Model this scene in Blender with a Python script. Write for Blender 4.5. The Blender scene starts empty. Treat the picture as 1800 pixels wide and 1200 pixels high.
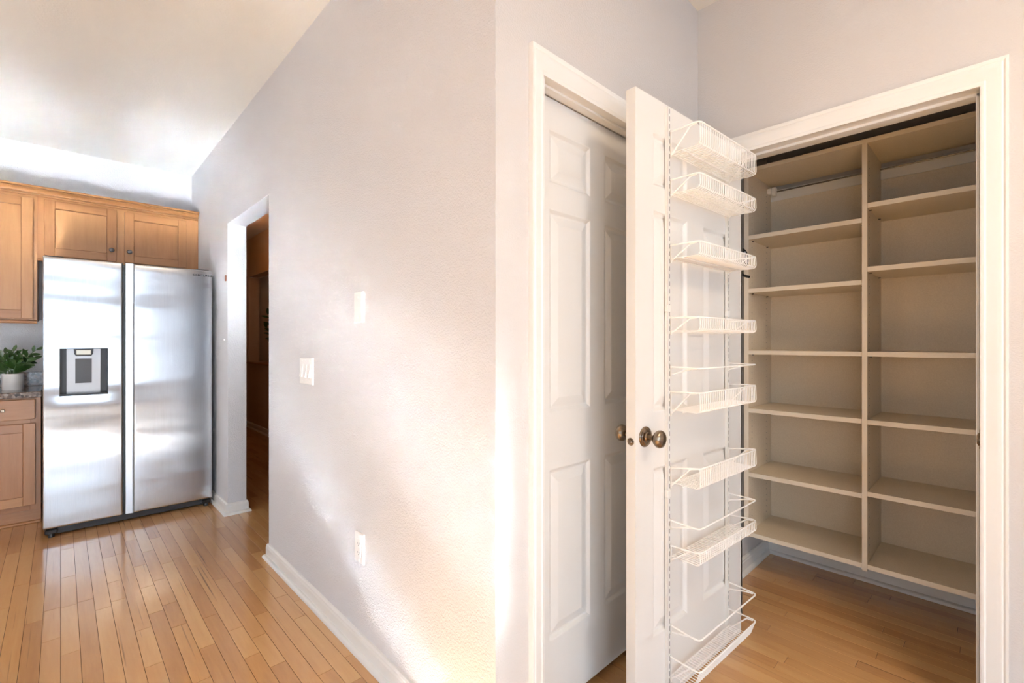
import bpy, math, random
from mathutils import Vector, Matrix
R = random.Random(7)
sc = bpy.context.scene
COL = sc.collection

# ------------------------------------------------------------------ camera, world, sun, exposure
F, ANG, CX, CY, H = 825.2386, math.radians(46.1811), 899.2661, 602.3044, 1.2293
cam = bpy.data.objects.new('camera', bpy.data.cameras.new('camera'))
COL.objects.link(cam)
cam.location = (0, 0, H)
cam.rotation_euler = (math.pi / 2, 0, ANG - math.pi / 2)
cam.data.sensor_width = 36
cam.data.lens = F / 1800 * 36
cam.data.shift_x = -(CX - 900) / 1800
cam.data.shift_y = (CY - 600) / 1800
cam.data.clip_start = .02
sc.camera = cam
sc.cycles.blur_glossy = .0
sc.cycles.sample_clamp_indirect = 0

WORLD_STRENGTH = 3.8
SUN_STRENGTH = 60.0
EXPOSURE = 0.42
sc.view_settings.view_transform = 'Standard'
sc.view_settings.look = 'None'
sc.view_settings.exposure = EXPOSURE
sc.view_settings.gamma = 1
sc.view_settings.use_curve_mapping = False
w = bpy.data.worlds.new('sky'); sc.world = w; w.use_nodes = True
w.node_tree.nodes['Background'].inputs[0].default_value = (.66, .82, 1.0, 1)
w.node_tree.nodes['Background'].inputs[1].default_value = WORLD_STRENGTH

SM, SS = .22, .555            # sun heading: x drift and drop per metre of +Y
sun = bpy.data.objects.new('sun', bpy.data.lights.new('sun', 'SUN')); COL.objects.link(sun)
sun.data.energy = SUN_STRENGTH; sun.data.angle = math.radians(.6); sun.data.color = (.76, .89, 1.0)
sun.rotation_euler = Vector((SM, 1, -SS)).to_track_quat('-Z', 'Y').to_euler()

def area(name, loc, to, sx, sy, power, color=(1, 1, 1), portal=False, spread=None):
    l = bpy.data.lights.new(name, 'AREA'); l.shape = 'RECTANGLE'; l.size = sx; l.size_y = sy
    l.energy = power; l.color = color
    if spread: l.spread = spread
    if portal: l.cycles.is_portal = True
    o = bpy.data.objects.new(name, l); COL.objects.link(o); o.location = loc
    o.rotation_euler = Vector(to).to_track_quat('-Z', 'Y').to_euler()
    return o
WY = -3.5                     # window wall behind the camera
BACK_WIN = [(-3.3, -1.62, 1.35, 2.06), (-1.5, .84, 1.35, 2.06), (-3.3, -1.62, .45, 1.22), (-1.5, .84, .45, 1.22), (-3.3, -1.62, 2.36, 2.72), (-1.5, .84, 2.36, 2.72)]
LX = -3.6
LEFT_WIN = [(-2.4, -1.0, .9, 2.1), (1.6, 3.4, 1.0, 2.1)]
for x0, x1, z0, z1 in BACK_WIN:
    area('window_portal', ((x0 + x1) / 2, WY - .02, (z0 + z1) / 2), (0, 1, 0), x1 - x0, z1 - z0, 1, portal=True)
for y0, y1, z0, z1 in LEFT_WIN:
    area('window_portal', (LX - .02, (y0 + y1) / 2, (z0 + z1) / 2), (1, 0, 0), y1 - y0, z1 - z0, 1, portal=True)
def bulb(name, loc, power, color, rad):
    l = bpy.data.lights.new(name, 'POINT'); l.energy = power; l.color = color; l.shadow_soft_size = rad
    o = bpy.data.objects.new(name, l); COL.objects.link(o); o.location = loc; return o
bulb('hall_lamp', (1.45, 6.2, 2.45), 2.8, (1, .42, .12), .08)
area('warm_fill', (1.1, -.9, 2.70), (0, 0, -1), .5, .5, 22, (1, .80, .58))  # added fill without a fixture, warms the right wall and pantry
area('kitchen_lamp', (-1.5, 2.6, 2.70), (0, 0, -1), .6, .6, 5, (1, .92, .82))

# ------------------------------------------------------------------ materials
def mat(name, color=(.8, .8, .8), rough=.5, metal=0., spec=.5, coat=0., coat_rough=.1, build=None):
    m = bpy.data.materials.new(name); m.use_nodes = True
    nt = m.node_tree; b = nt.nodes['Principled BSDF']
    b.inputs['Base Color'].default_value = (*color, 1); b.inputs['Roughness'].default_value = rough
    b.inputs['Metallic'].default_value = metal; b.inputs['Specular IOR Level'].default_value = spec
    b.inputs['Coat Weight'].default_value = coat; b.inputs['Coat Roughness'].default_value = coat_rough
    if build: build(nt, b)
    return m
def N(nt, t, **k):
    n = nt.nodes.new(t)
    for a, v in k.items():
        if a.startswith('_'): setattr(n, a[1:], v)
        else: n.inputs[a.replace('__', ' ')].default_value = v
    return n
def L(nt, a, b): nt.links.new(a, b)
def ramp(nt, fac, stops):
    r = nt.nodes.new('ShaderNodeValToRGB'); e = r.color_ramp.elements
    while len(e) < len(stops): e.new(.5)
    for i, (p, c) in enumerate(stops): e[i].position = p; e[i].color = (*c, 1)
    L(nt, fac, r.inputs[0]); return r.outputs[0]
def bump(nt, b, height, strength, dist):
    n = N(nt, 'ShaderNodeBump', Strength=strength, Distance=dist); L(nt, height, n.inputs['Height']); L(nt, n.outputs[0], b.inputs['Normal']); return n
def world_pos(nt): return nt.nodes.new('ShaderNodeNewGeometry').outputs['Position']
def obj_pos(nt): return nt.nodes.new('ShaderNodeTexCoord').outputs['Object']

def peel(scale, strength):
    def f(nt, b):
        n = N(nt, 'ShaderNodeTexNoise', Scale=scale, Detail=3., Roughness=.55); L(nt, world_pos(nt), n.inputs['Vector'])
        r = ramp(nt, n.outputs['Fac'], [(.38, (0, 0, 0)), (.62, (1, 1, 1))])
        bump(nt, b, r, strength, .0022)
        n2 = N(nt, 'ShaderNodeTexNoise', Scale=1.6, Detail=2.); L(nt, world_pos(nt), n2.inputs['Vector'])
        base = b.inputs['Base Color'].default_value[:3]
        L(nt, ramp(nt, n2.outputs['Fac'], [(.35, tuple(c * .985 for c in base)), (.65, base)]), b.inputs['Base Color'])
    return f
M = {}
M['wall'] = mat('grey_wall_paint', (.66, .645, .655), .52, build=peel(165, .62))
M['wall_smooth_shaded'] = mat('grey_wall_paint_smooth_shaded', (.585, .555, .54), .6, build=peel(165, .28))  # same paint, smoother; colour darkened to stand in for the dimmer right side
M['ceiling'] = mat('ceiling_paint', (.74, .73, .70), .8, build=peel(90, .15))
M['hall'] = mat('hall_wall_lamp_tint', (.62, .45, .30), .7, build=peel(160, .2))  # orange of the lamp light put into the colour of whitish walls
M['trim'] = mat('white_trim_paint', (.77, .75, .72), .32)
M['door'] = mat('white_door_paint', (.72, .70, .672), .36)

def grain(c_dark, c_mid, c_light, axis, knots=False, coat=False):
    def f(nt, b):
        g = nt.nodes.new('ShaderNodeNewGeometry'); oi = nt.nodes.new('ShaderNodeObjectInfo')
        s = N(nt, 'ShaderNodeMath', _operation='ADD'); L(nt, g.outputs['Random Per Island'], s.inputs[0]); L(nt, oi.outputs['Random'], s.inputs[1])
        fr = N(nt, 'ShaderNodeMath', _operation='FRACT'); L(nt, s.outputs[0], fr.inputs[0])
        mp = nt.nodes.new('ShaderNodeMapping')
        sc_ = {'x': (1.2, 14, 14), 'y': (14, 1.2, 14), 'z': (14, 14, 1.2)}[axis]
        mp.inputs['Scale'].default_value = sc_
        L(nt, obj_pos(nt), mp.inputs['Vector'])
        off = N(nt, 'ShaderNodeVectorMath', _operation='SCALE'); L(nt, fr.outputs[0], off.inputs['Scale']); off.inputs[0].default_value = (37, 53, 71)
        ad = N(nt, 'ShaderNodeVectorMath', _operation='ADD'); L(nt, mp.outputs[0], ad.inputs[0]); L(nt, off.outputs[0], ad.inputs[1])
        n = N(nt, 'ShaderNodeTexNoise', Scale=1.6, Detail=6., Roughness=.6, Distortion=.6); L(nt, ad.outputs[0], n.inputs['Vector'])
        n2 = N(nt, 'ShaderNodeTexNoise', Scale=7., Detail=3., Roughness=.6); L(nt, ad.outputs[0], n2.inputs['Vector'])
        a = N(nt, 'ShaderNodeMath', _operation='MULTIPLY'); L(nt, n.outputs['Fac'], a.inputs[0]); a.inputs[1].default_value = .55
        b1 = N(nt, 'ShaderNodeMath', _operation='MULTIPLY_ADD'); L(nt, n2.outputs['Fac'], b1.inputs[0]); b1.inputs[1].default_value = .2; L(nt, a.outputs[0], b1.inputs[2])
        b2 = N(nt, 'ShaderNodeMath', _operation='MULTIPLY_ADD'); L(nt, fr.outputs[0], b2.inputs[0]); b2.inputs[1].default_value = .44; L(nt, b1.outputs[0], b2.inputs[2])
        col = ramp(nt, b2.outputs[0], [(.27, c_dark), (.56, c_mid), (.92, c_light)])
        if knots:
            vo = N(nt, 'ShaderNodeTexNoise', Scale=5.2, Detail=1.5); 
            mp2 = nt.nodes.new('ShaderNodeMapping'); mp2.inputs['Scale'].default_value = {'x': (.18, 1, 1), 'y': (1, .18, 1), 'z': (1, 1, .18)}[axis]
            L(nt, ad.outputs[0], mp2.inputs['Vector']); L(nt, mp2.outputs[0], vo.inputs['Vector'])
            k = ramp(nt, vo.outputs['Fac'], [(.0, (0, 0, 0)), (.685, (0, 0, 0)), (.78, (1, 1, 1))])
            mx = nt.nodes.new('ShaderNodeMixRGB'); L(nt, k, mx.inputs[0]); L(nt, col, mx.inputs[1]); mx.inputs[2].default_value = (*[c * .42 for c in c_dark], 1)
            col = mx.outputs[0]
        L(nt, col, b.inputs['Base Color'])
        bump(nt, b, n2.outputs['Fac'], .06, .001)
    return f
M['plank'] = mat('maple_floor', (.6, .35, .15), .30, coat=.9, coat_rough=.125,
                 build=grain((.45, .215, .075), (.58, .305, .115), (.68, .40, .17), 'y', knots=True))
M['gap'] = mat('floor_gap', (.10, .045, .015), .8)
M['cab'] = mat('maple_cabinet', (.6, .3, .12), .35, coat=.2, coat_rough=.2,
               build=grain((.335, .135, .043), (.43, .19, .066), (.52, .255, .10), 'z'))
M['cab_h'] = mat('maple_cabinet_rail', (.6, .3, .12), .35, coat=.2, coat_rough=.2,
                 build=grain((.335, .135, .043), (.43, .19, .066), (.52, .255, .10), 'x'))
M['cab_dark'] = mat('cabinet_dark_bead', (.25, .10, .03), .6)  # dark brown for the thin bead round each cabinet panel
def almond(nt, b):
    n = N(nt, 'ShaderNodeTexNoise', Scale=260., Detail=2.); L(nt, world_pos(nt), n.inputs['Vector'])
    L(nt, ramp(nt, n.outputs['Fac'], [(.3, (.72, .61, .46)), (.6, (.78, .67, .52)), (.8, (.82, .71, .56))]), b.inputs['Base Color'])
M['shelf'] = mat('almond_melamine', (.66, .57, .45), .42, build=almond)
M['shelf_edge'] = mat('almond_edge_band', (.86, .75, .60), .38)
M['wire'] = mat('white_coated_wire', (.90, .885, .86), .3)
M['white_metal'] = mat('white_enamel', (.80, .785, .75), .35)
M['slot'] = mat('dark_slot', (.04, .04, .045), .7)
M['plastic'] = mat('white_plastic', (.82, .79, .76), .3)
M['black'] = mat('black_plastic', (.012, .012, .013), .35)
M['darkgrey'] = mat('charcoal_panel', (.055, .058, .066), .4)
M['bronze'] = mat('aged_bronze', (.24, .185, .14), .26, metal=1., build=lambda nt, b: L(nt, ramp(nt, (lambda n: (L(nt, obj_pos(nt), n.inputs['Vector']), n)[1])(N(nt, 'ShaderNodeTexNoise', Scale=40., Detail=3.)).outputs['Fac'], [(.35, (.17, .13, .10)), (.65, (.33, .26, .19))]), b.inputs['Base Color']))
M['nickel'] = mat('brushed_nickel', (.17, .16, .155), .3, metal=1.)
ANI = .0
def steel(nt, b):
    mp = nt.nodes.new('ShaderNodeMapping'); mp.inputs['Scale'].default_value = (.9, 1, 4.6); L(nt, world_pos(nt), mp.inputs['Vector'])
    n = N(nt, 'ShaderNodeTexNoise', Scale=1.0, Detail=1.5, Roughness=.4); L(nt, mp.outputs[0], n.inputs['Vector'])
    bp = bump(nt, b, n.outputs['Fac'], .22, .03)
    b.inputs['Anisotropic'].default_value = .85; b.inputs['Anisotropic Rotation'].default_value = ANI
    tg = nt.nodes.new('ShaderNodeTangent'); tg.direction_type = 'RADIAL'; tg.axis = 'Z'; L(nt, tg.outputs[0], b.inputs['Tangent'])
    mp2 = nt.nodes.new('ShaderNodeMapping'); mp2.inputs['Scale'].default_value = (900, 900, 6); L(nt, world_pos(nt), mp2.inputs['Vector'])
    n2 = N(nt, 'ShaderNodeTexNoise', Scale=1.0, Detail=2.); L(nt, mp2.outputs[0], n2.inputs['Vector'])
    L(nt, ramp(nt, n2.outputs['Fac'], [(.3, (.50, .51, .53)), (.7, (.58, .59, .61))]), b.inputs['Base Color'])
M['steel'] = mat('stainless_steel', (.6, .61, .63), .16, metal=1., build=steel)
M['steel_light'] = mat('satin_aluminium', (.62, .63, .65), .34, metal=.85)
M['silver'] = mat('silver_plastic', (.40, .41, .43), .35, metal=.4)
def granite(nt, b):
    v = N(nt, 'ShaderNodeTexVoronoi', Scale=75.); L(nt, world_pos(nt), v.inputs['Vector'])
    n = N(nt, 'ShaderNodeTexNoise', Scale=38., Detail=5., Roughness=.7); L(nt, world_pos(nt), n.inputs['Vector'])
    m = nt.nodes.new('ShaderNodeMixRGB'); m.inputs[0].default_value = .45; L(nt, n.outputs['Fac'], m.inputs[1]); L(nt, v.outputs['Color'], m.inputs[2])
    L(nt, ramp(nt, m.outputs[0], [(.30, (.03, .022, .018)), (.45, (.14, .095, .07)), (.58, (.24, .17, .13)), (.72, (.36, .30, .25))]), b.inputs['Base Color'])
M['granite'] = mat('brown_granite', (.2, .15, .1), .12, build=granite)
M['pot'] = mat('glazed_white_pot', (.66, .63, .60), .3)
M['soil'] = mat('potting_soil', (.05, .03, .02), .9)
def leafm(nt, b):
    n = N(nt, 'ShaderNodeTexNoise', Scale=30., Detail=2.); L(nt, obj_pos(nt), n.inputs['Vector'])
    L(nt, ramp(nt, n.outputs['Fac'], [(.3, (.012, .035, .008)), (.7, (.045, .11, .02))]), b.inputs['Base Color'])
M['leaf'] = mat('glossy_green_leaf', (.03, .08, .015), .28, build=leafm)
M['stem'] = mat('plant_stem', (.07, .12, .04), .5)
M['sticker'] = mat('brown_cap', (.20, .06, .03), .5)
M['ink'] = mat('printed_lettering', (.03, .03, .035), .4)
M['lens'] = mat('dispenser_nozzle', (.55, .50, .40), .25, metal=.3)

# ------------------------------------------------------------------ mesh helpers
class MB:
    def __init__(s, fn=None): s.v = []; s.f = []; s.fn = fn; s.smooth = False
    def add(s, vs, fs):
        o = len(s.v)
        if s.fn: vs = [s.fn(*p) for p in vs]
        s.v += [tuple(p) for p in vs]; s.f += [tuple(i + o for i in f) for f in fs]; return s
    def box(s, x0, x1, y0, y1, z0, z1, c=0.):
        lo = (min(x0, x1), min(y0, y1), min(z0, z1)); hi = (max(x0, x1), max(y0, y1), max(z0, z1))
        if c <= 0:
            v = [(a, b, d) for a in (lo[0], hi[0]) for b in (lo[1], hi[1]) for d in (lo[2], hi[2])]
            return s.add(v, [(0, 1, 3, 2), (4, 6, 7, 5), (0, 4, 5, 1), (2, 3, 7, 6), (0, 2, 6, 4), (1, 5, 7, 3)])
        v = []; idx = {}
        for i in (0, 1):
            for j in (0, 1):
                for k in (0, 1):
                    cr = [(lo, hi)[i][0], (lo, hi)[j][1], (lo, hi)[k][2]]; sg = (1 - 2 * i, 1 - 2 * j, 1 - 2 * k)
                    for ax in range(3):   # vertex lying on the face normal to ax
                        p = [cr[q] + (0 if q == ax else sg[q] * c) for q in range(3)]
                        idx[(i, j, k, ax)] = len(v); v.append(tuple(p))
        fs = []
        def g(t, ax): return idx[(*t, ax)]
        for ax in range(3):
            o = [q for q in range(3) if q != ax]
            for sd in (0, 1):
                ring = []
                for a, b in ((0, 0), (1, 0), (1, 1), (0, 1)):
                    t = [0, 0, 0]; t[ax] = sd; t[o[0]] = a; t[o[1]] = b; ring.append(g(t, ax))
                fs.append(tuple(ring))
            for a in (0, 1):            # edges parallel to ax
                for b in (0, 1):
                    t0 = [0, 0, 0]; t0[o[0]] = a; t0[o[1]] = b; t1 = list(t0); t1[ax] = 1
                    fs.append((g(t0, o[0]), g(t1, o[0]), g(t1, o[1]), g(t0, o[1])))
        for i in (0, 1):
            for j in (0, 1):
                for k in (0, 1): fs.append(tuple(idx[(i, j, k, a)] for a in range(3)))
        return s.add(v, fs)
    def tube(s, pts, r, n=6, closed=False):
        pts = [Vector(p) for p in pts]; m = len(pts); vs = []; prev = None
        for i, p in enumerate(pts):
            if closed: t = (pts[(i + 1) % m] - pts[i - 1])
            else: t = pts[min(i + 1, m - 1)] - pts[max(i - 1, 0)]
            t.normalize()
            if prev is None:
                a = Vector((0, 0, 1)) if abs(t.z) < .9 else Vector((1, 0, 0)); u = t.cross(a).normalized()
            else: u = (prev - t * prev.dot(t)).normalized()
            prev = u; w_ = t.cross(u)
            rr = r[i] if isinstance(r, (list, tuple)) else r
            for k in range(n):
                an = 2 * math.pi * k / n; vs.append(p + u * (rr * math.cos(an)) + w_ * (rr * math.sin(an)))
        fs = []
        for i in range(m if closed else m - 1):
            a, b = i * n, ((i + 1) % m) * n
            for k in range(n): fs.append((a + k, a + (k + 1) % n, b + (k + 1) % n, b + k))
        if not closed: fs += [tuple(range(n))[::-1], tuple((m - 1) * n + k for k in range(n))]
        return s.add(vs, fs)
    def lathe(s, prof, origin, axis='z', n=24, sign=1):
        vs = []
        for r, h in prof:
            for k in range(n):
                a = 2 * math.pi * k / n; c, d = r * math.cos(a), r * math.sin(a); h_ = h * sign
                vs.append({'z': (origin[0] + c, origin[1] + d, origin[2] + h_), 'y': (origin[0] + c, origin[1] + h_, origin[2] + d), 'x': (origin[0] + h_, origin[1] + c, origin[2] + d)}[axis])
        fs = [(i * n + k, i * n + (k + 1) % n, (i + 1) * n + (k + 1) % n, (i + 1) * n + k) for i in range(len(prof) - 1) for k in range(n)]
        fs += [tuple(range(n))[::-1], tuple((len(prof) - 1) * n + k for k in range(n))]
        return s.add(vs, fs)
    def prism(s, poly, z0, z1):
        n = len(poly); vs = [(x, y, z0) for x, y in poly] + [(x, y, z1) for x, y in poly]
        return s.add(vs, [tuple(range(n))[::-1], tuple(range(n, 2 * n))] + [(i, (i + 1) % n, n + (i + 1) % n, n + i) for i in range(n)])
    def sweep(s, path, prof, normal, flip=1):
        """profile (a = offset sideways in the plane of the path, b = along normal), mitred corners"""
        nrm = Vector(normal); P = [Vector(p) for p in path]; m = len(P); k = len(prof); vs = []
        side = [(P[i + 1] - P[i]).normalized().cross(nrm) * flip for i in range(m - 1)]
        for i in range(m):
            if i == 0: d = side[0]
            elif i == m - 1: d = side[-1]
            else:
                d = (side[i - 1] + side[i]); d = d / (1 + side[i - 1].dot(side[i]))
            for a, b in prof: vs.append(P[i] + d * a + nrm * b)
        fs = [(i * k + j, i * k + (j + 1) % k, (i + 1) * k + (j + 1) % k, (i + 1) * k + j) for i in range(m - 1) for j in range(k)]
        fs += [tuple(range(k))[::-1], tuple((m - 1) * k + j for j in range(k))]
        return s.add(vs, fs)
    def build(s, name, m, parent=None, smooth=False, **tags):
        off = parent['_o'] if parent is not None and '_o' in parent else (0, 0, 0)
        me = bpy.data.meshes.new(name); me.from_pydata([(p[0] - off[0], p[1] - off[1], p[2] - off[2]) for p in s.v], [], s.f)
        import bmesh
        bm = bmesh.new(); bm.from_mesh(me); bmesh.ops.recalc_face_normals(bm, faces=bm.faces); bm.to_mesh(me); bm.free()
        me.materials.append(m)
        if smooth:
            me.polygons.foreach_set('use_smooth', [True] * len(me.polygons)); me.set_sharp_from_angle(angle=math.radians(38))
        o = bpy.data.objects.new(name, me); COL.objects.link(o)
        if parent is not None: o.parent = parent
        o['_o'] = off if parent is not None else (0, 0, 0)
        for k, v in tags.items(): o[k] = v
        return o
def place(o, loc):
    """give a top-level one-mesh object its own origin"""
    me = o.data; me.transform(Matrix.Translation([-c for c in loc])); o.location = loc; o['_o'] = tuple(loc); return o
def thing(name, label, cat, loc, group=None):
    o = bpy.data.objects.new(name, None); COL.objects.link(o); o.location = loc; o.empty_display_size = .05
    o['_o'] = tuple(loc); o['label'] = label; o['category'] = cat
    if group: o['group'] = group
    return o
def st(o): o['kind'] = 'structure'; return o

# ------------------------------------------------------------------ room shell
XW, Y1, XP, ZC, YK = .8585, .9583, 2.0977, 2.7432, 5.113
YD1, YD2, ZH, T = 2.9013, 3.8225, 2.079, .1195
YE = 9.2
# floor
fl = st(MB().box(LX - .1, 3.2, WY - .1, YE, -.05, -.0022).build('floor', M['gap']))
fl['label'] = 'strip floor of glossy light maple planks'
PW = .0572
rng = random.Random(11)
rows = []
x = LX
variants = {}
def plank_mb(mb, x0, y0, ln, z=0.):
    g = .0007; c = .0004
    a, b, d, e = x0 + g, x0 + PW - g, y0 + g, y0 + ln - g
    vs = [(a, d, -.004), (b, d, -.004), (b, e, -.004), (a, e, -.004), (a, d, -c), (b, d, -c), (b, e, -c), (a, e, -c),
          (a + c, d + c, z), (b - c, d + c, z), (b - c, e - c, z), (a + c, e - c, z)]
    fs = [(8, 9, 10, 11)] + [(i, (i + 1) % 4, 4 + (i + 1) % 4, 4 + i) for i in range(4)] + [(4 + i, 4 + (i + 1) % 4, 8 + (i + 1) % 4, 8 + i) for i in range(4)]
    mb.add(vs, fs)
LENS = [.24, .31, .38, .46, .55, .66, .80, 1.0]
pl = []
ca, sa = math.cos(ANG), math.sin(ANG)
nrow = int((3.15 - LX) / PW)
for i in range(nrow):
    x0 = XW - .002 - PW * round((XW - LX) / PW) + i * PW
    y = WY - rng.random() * .8
    while y < YE:
        ln = rng.choice(LENS)
        if ln + y > YE: break
        pl.append((x0, y, ln)); y += ln
def seen(x, y):
    d = x * ca + y * sa
    if d < 1.5: return 0
    u = CX + F * (x * sa - y * ca) / d; v = CY + F * H / d
    return 1 / d ** 2 if (-20 < u < 1820 and v < 1260) else 0
def visible(x, y):            # not hidden behind the walls
    if x < XW and y < 5.1: return 1
    if x > XW and y < Y1 and x < 2.2: return 1
    if 2.1 < x < 3.02 and -.1 < y < .96: return 1
    if XW <= x < 1.98 and 2.6 < y < 9 and (y < 4.3 + (x - XW) * 4): return .9
    return 0
score = []
for k, (x0, y, ln) in enumerate(pl):
    xm = x0 + PW / 2
    s_ = sum(seen(xm, y + t * ln) * visible(xm, y + t * ln) for t in (.1, .3, .5, .7, .9)) * ln
    score.append((s_, k))
score.sort(reverse=True)
top = set(k for s_, k in score[:300] if s_ > 0)
rest = MB()
meshes = {}
for ln in LENS:
    mb = MB(); plank_mb(mb, -PW / 2, -ln / 2, ln); o = mb.build('plank', M['plank']); meshes[ln] = o.data; bpy.data.objects.remove(o)
for k, (x0, y, ln) in enumerate(pl):
    if k in top:
        o = bpy.data.objects.new('plank', meshes[ln]); COL.objects.link(o); o.parent = fl; o.location = (x0 + PW / 2, y + ln / 2, 0)
    else: plank_mb(rest, x0, y, ln)
rest.build('planks_beyond', M['plank'], fl, kind='stuff')

st(MB().box(LX - .1, 3.2, WY - .1, YE, ZC, ZC + .1).build('ceiling', M['ceiling']))
# long grey wall with doorway
mb = MB()
mb.prism([(XW, Y1), (XW, YD1), (XW + T, YD1), (XW + T, Y1 + T)], 0, ZC)
mb.box(XW, XW + T, YD1, YD2, ZH, ZC)
mb.box(XW, XW + T, YD2, YK, 0, ZC)
st(mb.build('wall_left', M['wall']))
st(MB().box(XW, XW + T, YK, YE, 0, ZC).build('wall_hall_side', M['hall']))
st(MB().box(LX, XW, YK, YK + .12, 0, ZC).build('wall_kitchen_back', M['wall']))
# wall with the closed closet door
C0, C1, CZ = 1.044, 1.762, 2.031
mb = MB()
mb.prism([(XW, Y1), (XW + T, Y1 + T), (C0, Y1 + T), (C0, Y1)], 0, ZC)
mb.box(C0, C1, Y1, Y1 + T, CZ + .018, ZC); mb.box(C1, XP, Y1, Y1 + T, 0, ZC)
st(mb.build('wall_middle', M['wall_smooth_shaded']))
st(MB().box(XW + T, XP + T, 1.75, 1.8, 0, ZC).build('wall_closet_back', M['wall_smooth_shaded']))
# wall with the pantry opening
P0, P1, PZ = .046, .808, 2.036
mb = MB()
mb.box(XP, XP + T, P1, 1.75, 0, ZC); mb.box(XP, XP + T, P0, P1, PZ + .018, ZC); mb.box(XP, XP + T, WY, P0, 0, ZC)
st(mb.build('wall_right', M['wall_smooth_shaded']))
XB, PR = 3.012, -.105
st(MB().box(XP + T, XB, .958, 1.0, 0, ZC).build('wall_pantry_left', M['wall_smooth_shaded']))
st(MB().box(XB, XB + .1, PR - .1, 1.0, 0, ZC).build('wall_pantry_back', M['wall_smooth_shaded']))
st(MB().box(XP + T, XB, PR - .1, PR, 0, ZC).build('wall_pantry_right', M['wall_smooth_shaded']))
# hall seen through the doorway: wall with a pass-through niche
HX = 1.98
mb = MB()
mb.box(HX, HX + .14, 1.8, YE, 0, .93); mb.box(HX, HX + .14, 1.8, YE, 2.19, ZC); mb.box(HX, HX + .14, 7.62, YE, .93, 2.19); mb.box(HX, HX + .14, 1.8, 4.4, .93, 2.19)
st(mb.build('wall_hall', M['hall']))
mb = MB(); mb.box(HX + .62, HX + .7, 4.2, 7.9, 0, ZC); mb.box(HX + .14, HX + .62, 7.8, 7.9, 0, ZC); mb.box(HX + .14, HX + .62, 4.2, 4.3, 0, ZC)
st(mb.build('wall_hall_niche', M['hall']))
st(MB().box(XW + T, HX, YE - .1, YE, 0, ZC).build('wall_hall_end', M['hall']))
st(MB().box(HX - .035, HX + .6, 4.42, 7.6, .93, .955, .004).build('trim_1', M['cab']))
# walls behind the camera, with the windows the light comes through
def wall_open(axis, plane, t, a0, a1, wins, name):
    mb = MB(); xs = sorted({a0, a1, *[v for q in wins for v in q[:2]]}); zs = sorted({0, ZC, *[v for q in wins for v in q[2:]]})
    for i in range(len(xs) - 1):
        for j in range(len(zs) - 1):
            xm, zm = (xs[i] + xs[i + 1]) / 2, (zs[j] + zs[j + 1]) / 2
            if any(q[0] < xm < q[1] and q[2] < zm < q[3] for q in wins): continue
            if axis == 'y': mb.box(xs[i], xs[i + 1], plane - t, plane, zs[j], zs[j + 1])
            else: mb.box(plane - t, plane, xs[i], xs[i + 1], zs[j], zs[j + 1])
    return st(mb.build(name, M['wall_smooth_shaded']))
wall_open('y', WY, .1, LX, XP + T, BACK_WIN, 'wall_rear')
wall_open('x', LX, .1, WY, YK, LEFT_WIN, 'wall_far_left')
for i, (x0, x1, z0, z1) in enumerate(BACK_WIN):
    mb = MB(); fw = .022
    mb.box(x0, x1, WY - .05, WY + .01, z0, z0 + fw); mb.box(x0, x1, WY - .05, WY + .01, z1 - fw, z1); mb.box(x0, x0 + fw, WY - .05, WY + .01, z0, z1); mb.box(x1 - fw, x1, WY - .05, WY + .01, z0, z1)
    st(mb.build('window_%d' % (i + 1), M['trim']))
for i, (x0, x1, z0, z1) in enumerate(LEFT_WIN):
    mb = MB(); fw = .04
    mb.box(LX - .08, LX + .01, x0, x1, z0, z0 + fw); mb.box(LX - .08, LX + .01, x0, x1, z1 - fw, z1); mb.box(LX - .08, LX + .01, x0, x0 + fw, z0, z1); mb.box(LX - .08, LX + .01, x1 - fw, x1, z0, z1)
    mb.box(LX - .06, LX, (x0 + x1) / 2 - .02, (x0 + x1) / 2 + .02, z0, z1)
    st(mb.build('window_%d' % (i + 7), M['trim']))

# added unseen sheer over the right end of the rear windows, glows and blocks sun
def sheer(nt, b):
    t = N(nt, 'ShaderNodeBsdfTranslucent', Color=(.80, .82, .85, 1)); m = nt.nodes.new('ShaderNodeMixShader'); m.inputs[0].default_value = .6
    L(nt, b.outputs[0], m.inputs[1]); L(nt, t.outputs[0], m.inputs[2]); L(nt, m.outputs[0], nt.nodes['Material Output'].inputs[0])
M['sheer'] = mat('added_sheer_cloth', (.85, .85, .85), .9, build=sheer)
cu = MB(); cp = [(-.08 + .96 * i / 60, WY + .05 + .018 * math.sin(i * 1.3)) for i in range(61)]
cu.prism(cp + [(x, y + .002) for x, y in cp[::-1]], .02, 2.735)
o = cu.build('added_sheer', M['sheer'], smooth=True)
o['label'] = 'added unseen white sheer at the right end of the rear windows'; o['category'] = 'added_sheer'; place(o, (.4, WY + .05, .02))
cu = MB(); cp = [(-3.3 + 3.2 * i / 190, WY + .035 + .012 * math.sin(i * 1.25)) for i in range(191)]  # added unseen low sheer, glows in the sun to brighten the fridge reflection
cu.prism(cp + [(x, y + .002) for x, y in cp[::-1]], .40, 1.26)
o = cu.build('added_low_sheer', M['sheer'], smooth=True)
o['label'] = 'added unseen short white sheer over the lower rear windows'; o['category'] = 'added_sheer'; place(o, (-1.7, WY + .05, .4))
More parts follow.
